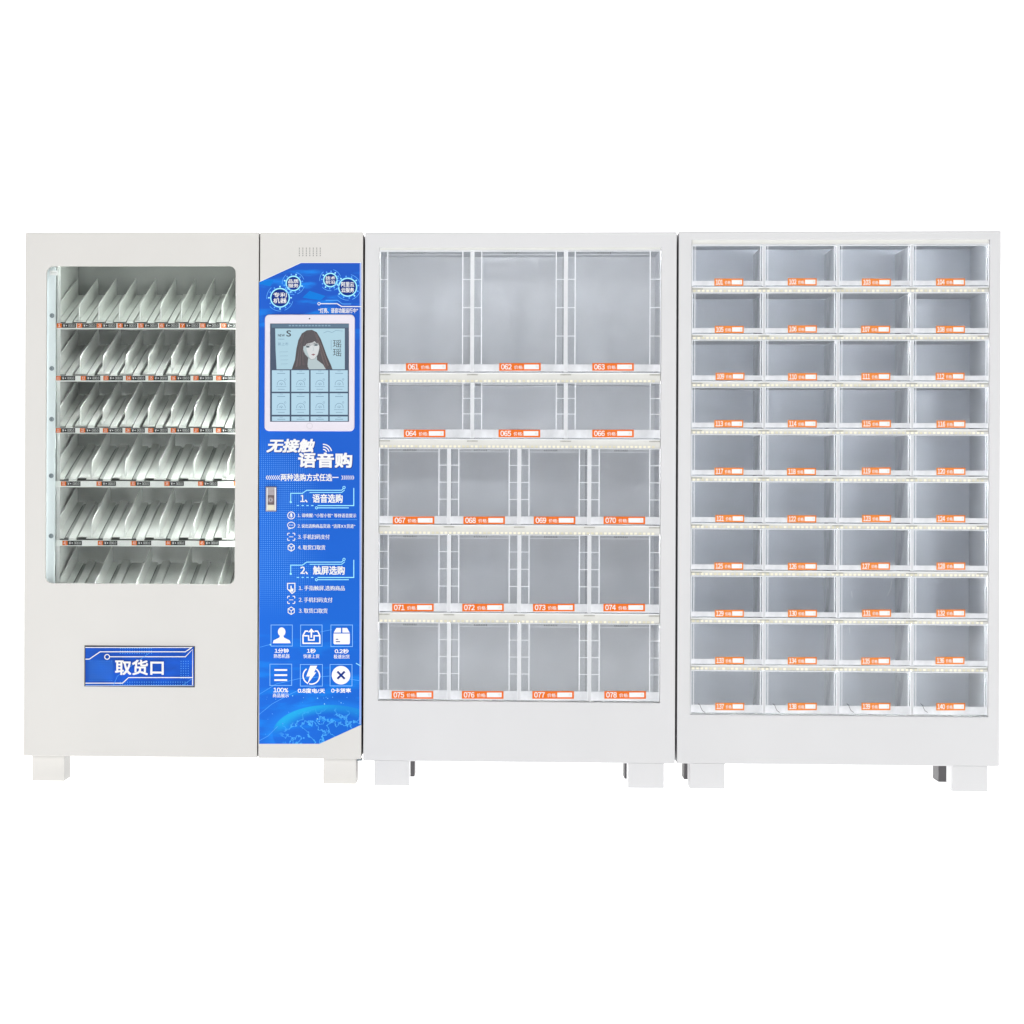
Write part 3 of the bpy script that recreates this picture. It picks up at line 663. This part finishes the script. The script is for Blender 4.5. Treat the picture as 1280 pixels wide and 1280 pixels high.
    p.poly(S([(780, 493), (800, 455), (835, 475), (846, 493)]), hair)
    p.text('NEW', *S([(300, 142)])[0], *S([(368, 166)])[0], ink, .02); p.text('S', *S([(384, 104)])[0], *S([(432, 166)])[0], ink, .02)
    p.text('新上市', *S([(300, 224)])[0], *S([(404, 256)])[0], ink2, .005)
    p.text('瑶', *S([(850, 198)])[0], *S([(935, 276)])[0], ink, .0); p.text('瑶', *S([(850, 286)])[0], *S([(935, 364)])[0], ink, .0)
    p.stroke(S([(832, 200), (832, 300)]), .5, ink2); p.stroke(S([(302, 192), (365, 192)]), .6, ink2)
    p.stroke(S([(755, 130), (800, 112), (840, 126), (880, 104), (950, 112)]), .5, ink2)
    for (a, b) in ((240, 418), (434, 612), (627, 803), (818, 998)):
        for (c, d) in ((503, 717), (733, 948), (965, 1010)):
            p.poly(S([(a, d), (b, d), (b, c), (a, c)]), tile); m = (a+b)/2+4
            p.stroke(S([(m-40, c+32 if d-c > 60 else c+28), (m+40, c+32 if d-c > 60 else c+28)]), .8, ink2)
            p.stroke(S([(m-16, c+8), (m+16, c+8)]), .5, ink2)
            if d-c > 60:
                x, y = S([(m, c+140)])[0]
                p.arc(x, y, 5, .6, ink2, -15, 195, 16); p.arc(x, y+.6, 2.2, .5, ink2, 0, 180, 8); p.stroke([(x-6.4, y+3), (x+6.4, y+3)], .5, ink2)
                p.dot(x, y+.4, .8, PAPER if False else ink2, 8); p.arc(x+5, y-6, 1.1, .4, ink2, n=8); p.stroke(S([(m-34, d-24), (m+34, d-24)]), .6, ink2)
    build(p, 'screen', tb)

# ================================================================== LOCKER CABINETS
def label_plate(par, Y, b, num, small):
    x0, y0, x1, y1 = b; j = random.uniform(-.3, .3)
    p = Print(Y); th = .0014
    p.solid([(x0, y1+j*.5), (x1, y1-j*.5), (x1, y0-j*.5), (x0, y0+j*.5)], Y-th, ORANGE2 if small else ORANGE); p.Y = Y-th-.0001
    w = x1-x0; h = y1-y0
    p.text(num, x0+w*.045, y0+h*.15, x0+w*.30, y1-h*.16, PAPER, .025)
    p.text('价格:', x0+w*.36, y0+h*.3, x0+w*.58, y1-h*.2, PAPER, .01)
    p.rect(x0+w*.60, y0+h*.2, x0+w*.955, y1-h*.2, PAPER)
    p.text('元', x0+w*.87, y0+h*.32, x0+w*.93, y1-h*.32, mat('faint_text', (205, 190, 180)), .0)
    return build(p, 'price_label', par)

def led_beads(par, xa, xb, z, Y, pitch=.0152):
    """joined strip of LED beads in front of one shelf"""
    mb = MB(); x = xa+.006
    while x < xb-.006:
        w = .0045; mb.box(x-w, x+w, Y-.003, Y, z-.0038+random.uniform(-.0006, .0006), z+.0038, random.choice((BEAD, BEAD, BEAD2))); x += pitch
    o = build(mb, 'led_strip', par); return o

def cabinet(root, ox, rows, Yd, geo, small, first):
    """rows: list of (glass top px, strip top px, strip bottom px, [column edges px]); geo: opening px"""
    X0, Y0, X1, Y1 = geo; DEP = .46
    xa, xb, za, zb = box_at(X0, Y0, X1, Y1, 0)
    # back panel, side panels, top and floor of the compartment block
    mb = MB(); mb.box(xa-.004, xb+.004, DEP, DEP+.003, za-.004, zb+.004, BACK if small else BACKM); build(mb, 'back_panel', root)
    mb = MB()
    for s in (0, 1):
        x = xa-.004 if s == 0 else xb+.001
        mb = MB(); mb.box(x, x+.003, .016, DEP-.001, za-.004, zb+.004, SIDEP); build(mb, 'side_lining', root)
    mb = MB(); mb.box(xa, xb, .016, DEP-.001, zb+.001, zb+.004, SIDEP); build(mb, 'top_lining', root)
    mb = MB(); mb.box(xa, xb, .016, DEP-.001, za-.006, za-.002, INNER); build(mb, 'floor_lining', root)
    mb = MB(); zr = at((X0+X1)/2, rows[0][0], Yd)[1]; mb.box(xa+.001, xb-.001, Yd-.001, Yd+.012, zr+.0005, zb+.004, SHELFW, .001)
    mb.box(xa+.002, xb-.002, Yd-.0028, Yd-.001, zr+.0008, zr+.003, EDGE); tr = build(mb, 'top_rail', root)
    mb = MB(); mb.box(xa+.004, xb-.004, Yd+.0125, Yd+.016, zr+.001, zr+.0035, FILLIN if small else FILLMID); build(mb, 'added_fill_strip', tr)  # added fill light, hidden behind the top rail
    num = first; proto = {}
    for r, (gt, st, sb, ed) in enumerate(rows):
        xm = (X0+X1)/2
        zg = at(xm, gt, Yd)[1]; zs = at(xm, st, Yd)[1]; zsb = at(xm, sb, Yd)[1]
        nxt = rows[r+1][0] if r < len(rows)-1 else None
        if nxt:
            zn = at(xm, nxt, Yd)[1]
            mb = MB(); mb.box(xa+.001, xb-.001, Yd+.002, DEP-.002, zn+.003, zn+.009, SIDEP)      # shelf plate
            mb.box(xa+.001, xb-.001, Yd-.001, Yd+.012, zn, zsb-.001, SHELFW, .001)               # its cream front rail
            sh = build(mb, 'shelf', root)
            mb = MB(); mb.box(xa+.004, xb-.004, Yd+.0125, Yd+.016, zn+.0005, zn+.0028, FILLIN if small else FILLMID); build(mb, 'added_fill_strip', sh)  # added fill light, hidden behind the shelf's front rail
            led_beads(sh, xa+.004, xb-.004, zn+.0045, Yd-.001, .0150)
            if True:
                mb = MB(); mb.box(xa+.002, xb-.002, Yd-.0028, Yd-.001, zsb-.004, zsb-.0015, EDGE); 
                build(mb, 'rail_lip', sh)
            # hinge knuckles where the uprights meet the rail
            for e in ed:
                X = at(e, nxt, Yd)[0]; mb = MB(); zk = zsb-.0085
                X = min(max(X, xa+.02), xb-.02)
                for q in range(-4, 5):
                    mb.box(X+q*.0042-.0011, X+q*.0042+.0011, Yd-.0035, Yd-.001, zk-.0018, zk+.0018, mat('hinge_grey', (140, 138, 128), .5))
                build(mb, 'hinge', sh)
        else:
            zn = None
        # uprights between compartments
        zlo = zsb if not nxt else zn+.010
        for e in ed[1:-1]:
            X = at(e, (gt+st)/2, Yd)[0]; hw = (2.6 if not small else 1.3)*PXM
            mb = MB(); mb.box(X-hw*.55, X+hw*.55, Yd+.012, DEP-.012, zlo, zg-.001, FROST)
            up = build(mb, 'divider', root)
            mb = MB(); mb.box(X-hw, X+hw, Yd+.001, Yd+.011, zsb+.001, zg-.001, EDGE, .001); build(mb, 'front_post', up)
            mb = MB(); mb.box(X-.0022, X+.0022, DEP-.011, DEP-.001, zlo, zg-.002, EDGE); build(mb, 'rear_edge_glint', up)  # glint along the plate's rear edge, painted as a white strip
            if small and r > 4:
                xs_, zs_ = at(e-9.5, st-4, DEP-.03); mb = MB(); mb.disc(xs_, zs_, .0035, DEP-.034, DEP-.03, PAPER, 10); build(mb, 'screw', up)
        # doors
        for c in range(len(ed)-1):
            e0, e1 = ed[c], ed[c+1]; gap = 1.2 if small else 1.6
            dx0, dx1 = at(e0+gap, (gt+sb)/2, Yd)[0], at(e1-gap, (gt+sb)/2, Yd)[0]
            if c == 0: dx0 = xa+.0015
            if c == len(ed)-2: dx1 = xb-.0015
            mb = MB(); mb.box(dx0, dx1, Yd-.004, Yd-.0012, zsb+.001, zg-.001, ACRYL)
            dr = build(mb, 'locker_door', root)
            # polished edges of the pane, their glint painted white
            mb = MB(); w = .0028 if small else .0022; zt_, zb_ = zg-.0012, zsb+.0012
            yy0, yy1 = Yd-.0052, Yd-.0042
            mb.box(dx0, dx0+w, yy0, yy1, zb_, zt_, EDGE); mb.box(dx1-w, dx1, yy0, yy1, zb_, zt_, EDGE)
            mb.box(dx0+w, dx1-w, yy0, yy1, zt_-w, zt_, EDGE); 
            if small:
                mb.box(dx0+w+.006, dx0+w+.0085, yy0, yy1, zs, zt_-w, EDGE)
                mb.box(dx1-w-.0075, dx1-w-.005, yy0, yy1, zs, zt_-w, EDGE)
            build(mb, 'edge_frame', dr)
            mb = MB(); mb.box(dx0+w, dx1-w, yy0-.001, yy1, zsb+.003, zs, STRIPM); build(mb, 'label_holder', dr)
            if not small:
                iv = .0345 if r > 1 else .0330
                ww = .0032
                ax = at(e0, gt, Yd)[0]+iv-(.0055 if c == 0 else 0); bx = at(e1, gt, Yd)[0]-iv-(.001 if c == len(ed)-2 else 0)
                H = zt_-zs; nr = 3 if r != 1 else 2
                for x, u0, u1 in ((ax, dx0+w, ax-ww/2), (bx, bx+ww/2, dx1-w)):
                    mb = MB(); mb.box(x-ww/2, x+ww/2, yy0, yy1, zs+.001, zt_-w, EDGE)
                    for q in range(nr):
                        z = zs+H*(q+1)/(nr+1); mb.box(u0, u1, yy0, yy1, z-.0013, z+.0013, EDGE)
                    build(mb, 'rib', dr)
                # grip slots under the top edge
                zz = zt_-.012 if r != 1 else zt_-.006
                mb = MB(); mb.box(ax+ww, bx-ww, yy0, yy1, zz-.0012, zz, EDGE)
                hx = ax+(bx-ax)*.30
                if r > 1 or r == 0:
                    for q in range(8): mb.box(hx+q*.006, hx+q*.006+.0036, yy0, yy1, zz+.0014, zz+.0075, mat('slot_grey', (128, 132, 134), .5))
                build(mb, 'grip', dr)
            lw = 36.2 if small else 52; lh = 9.2 if small else 9.6
            if small:
                lx = e0+(e1-e0)*.32; ly = st-3.2
                if c == 0: lx = ed[1]-61.2
                lx += random.uniform(-.8, .8); ly += random.uniform(-.4, .4)
            else:
                lx = {0: [507.5, 624, 740.3], 1: [504.8, 623.2, 740.3], 2: [491, 579.2, 667.2, 754.4], 3: [490.2, 577.8, 666.2, 754.2], 4: [489.6, 577.4, 665.4, 755.4]}[r][c]
                ly = {0: 453.8, 1: 537, 2: 645.6, 3: 754.6, 4: 863.8}[r]
            label_plate(dr, yy0-.0012, (lx, ly, lx+lw, ly+lh), '%03d' % num, small)
            if small and r == 9:
                p = Print(yy0-.0011); q = e0+11 if c else e0+8
                p.stroke([(q, 879.6), (q+2.6, 881.4), (q+3.6, 884.5), (q+5.6, 888.4), (q+9, 890.6)], .6, LINE); build(p, 'cable', dr)
            num += 1

def locker(name_label, px, rows, geo, small, first, feet):
    l, t, r, b = px
    xa, xb, za, zb = box_at(l, t, r, b, 0)
    root = empty('locker_cabinet', ((xa+xb)/2, .25, 0), name_label, 'locker cabinet')
    mb = MB(); frame(mb, (xa, xb, za, zb), box_at(*geo, 0), 0, 0, .014, WHITE, n=1, chamfer=.0018); build(mb, 'front_frame', root)
    sh = MB(); t_ = .0012; D = .50
    sh.box(xa+.001, xa+.001+t_, .0145, D, za+.001, zb-.001, WHITE); sh.box(xb-.001-t_, xb-.001, .0145, D, za+.001, zb-.001, WHITE)
    sh.box(xa+.003, xb-.003, .0145, D, zb-.001-t_, zb-.0012, WHITE); sh.box(xa+.003, xb-.003, .0145, D, za+.0012, za+.0012+t_, WHITE); sh.box(xa+.003, xb-.003, D-t_, D-.0002, za+.004, zb-.004, WHITE)
    build(sh, 'cabinet_shell', root)
    cabinet(root, 0, rows, .010, geo, small, first)
    for (x0, x1, y0, y1, m, ya) in feet:
        fa, fb = at(x0, y0)[0], at(x1, y0)[0]
        mb = MB(); mb.box(fa, fb, ya, ya+.15, .0, za+(0 if ya == 0 else .0005), m, 0)
        build(mb, 'foot', root, None if m is WHITE else 'dark steel rear foot')
    return root

vending()

C3 = [475, 590.4, 707.2, 825]; C4 = [475, 561.2, 649, 736.6, 825]
rowsM = [(313.5, 455.5, 465.5, C3), (478, 537, 548.5, C3), (560, 645.5, 656, C4), (668, 754.5, 766, C4), (778.5, 863.5, 876, C4)]
locker('white locker cabinet with eighteen large clear doors, beside the blue instruction panel', (455.2, 290.6, 844.8, 952.8), rowsM, (473.6, 309.4, 825.6, 877), False, 61,
       [(468, 511.5, 953, 985, WHITE, 0), (785.5, 830, 953, 986, WHITE, 0), (471, 514.5, 953, 985, FOOTD, .35), (785.5, 830, 953, 985, FOOTD, .35)])

C10 = [864.5, 954.8, 1047.3, 1139.6, 1235]
rowsR = [(306+59.15*i, 351+59.2*i, 358+59.25*i, C10) for i in range(10)]
rowsR[9] = (838.5, 882, 893, C10)
roots = []
locker('white locker cabinet with forty small clear doors in ten rows, at the right end', (847.4, 289.2, 1250, 956.2), rowsR, (863.8, 299.6, 1236, 894.6), True, 101,
       [(862.5, 905.8, 956, 988, WHITE, 0), (1190.6, 1234.5, 956, 989, WHITE, 0), (862.5, 905.8, 956, 988, FOOTD, .35), (1190.6, 1234.5, 956, 989, FOOTD, .35)])

# creased tape marks on the grey back behind two of the small doors
lk = [o for o in COL.objects if o.name.startswith('back_panel')][-1]
tape = mat('tape_mark', (205, 212, 220), .3)
for pts in ([(1114, 724), (1112.4, 735), (1108, 744), (1105.5, 757)], [(1063.5, 738), (1064.6, 746), (1066.5, 751)], [(1060.8, 783), (1061.6, 791), (1063.8, 799)]):
    p = Print(.4594); p.stroke(pts, 1.5, tape); p.stroke([(x+.8, y+1) for x, y in pts[:-1]], .8, EDGE); build(p, 'tape_mark', lk)
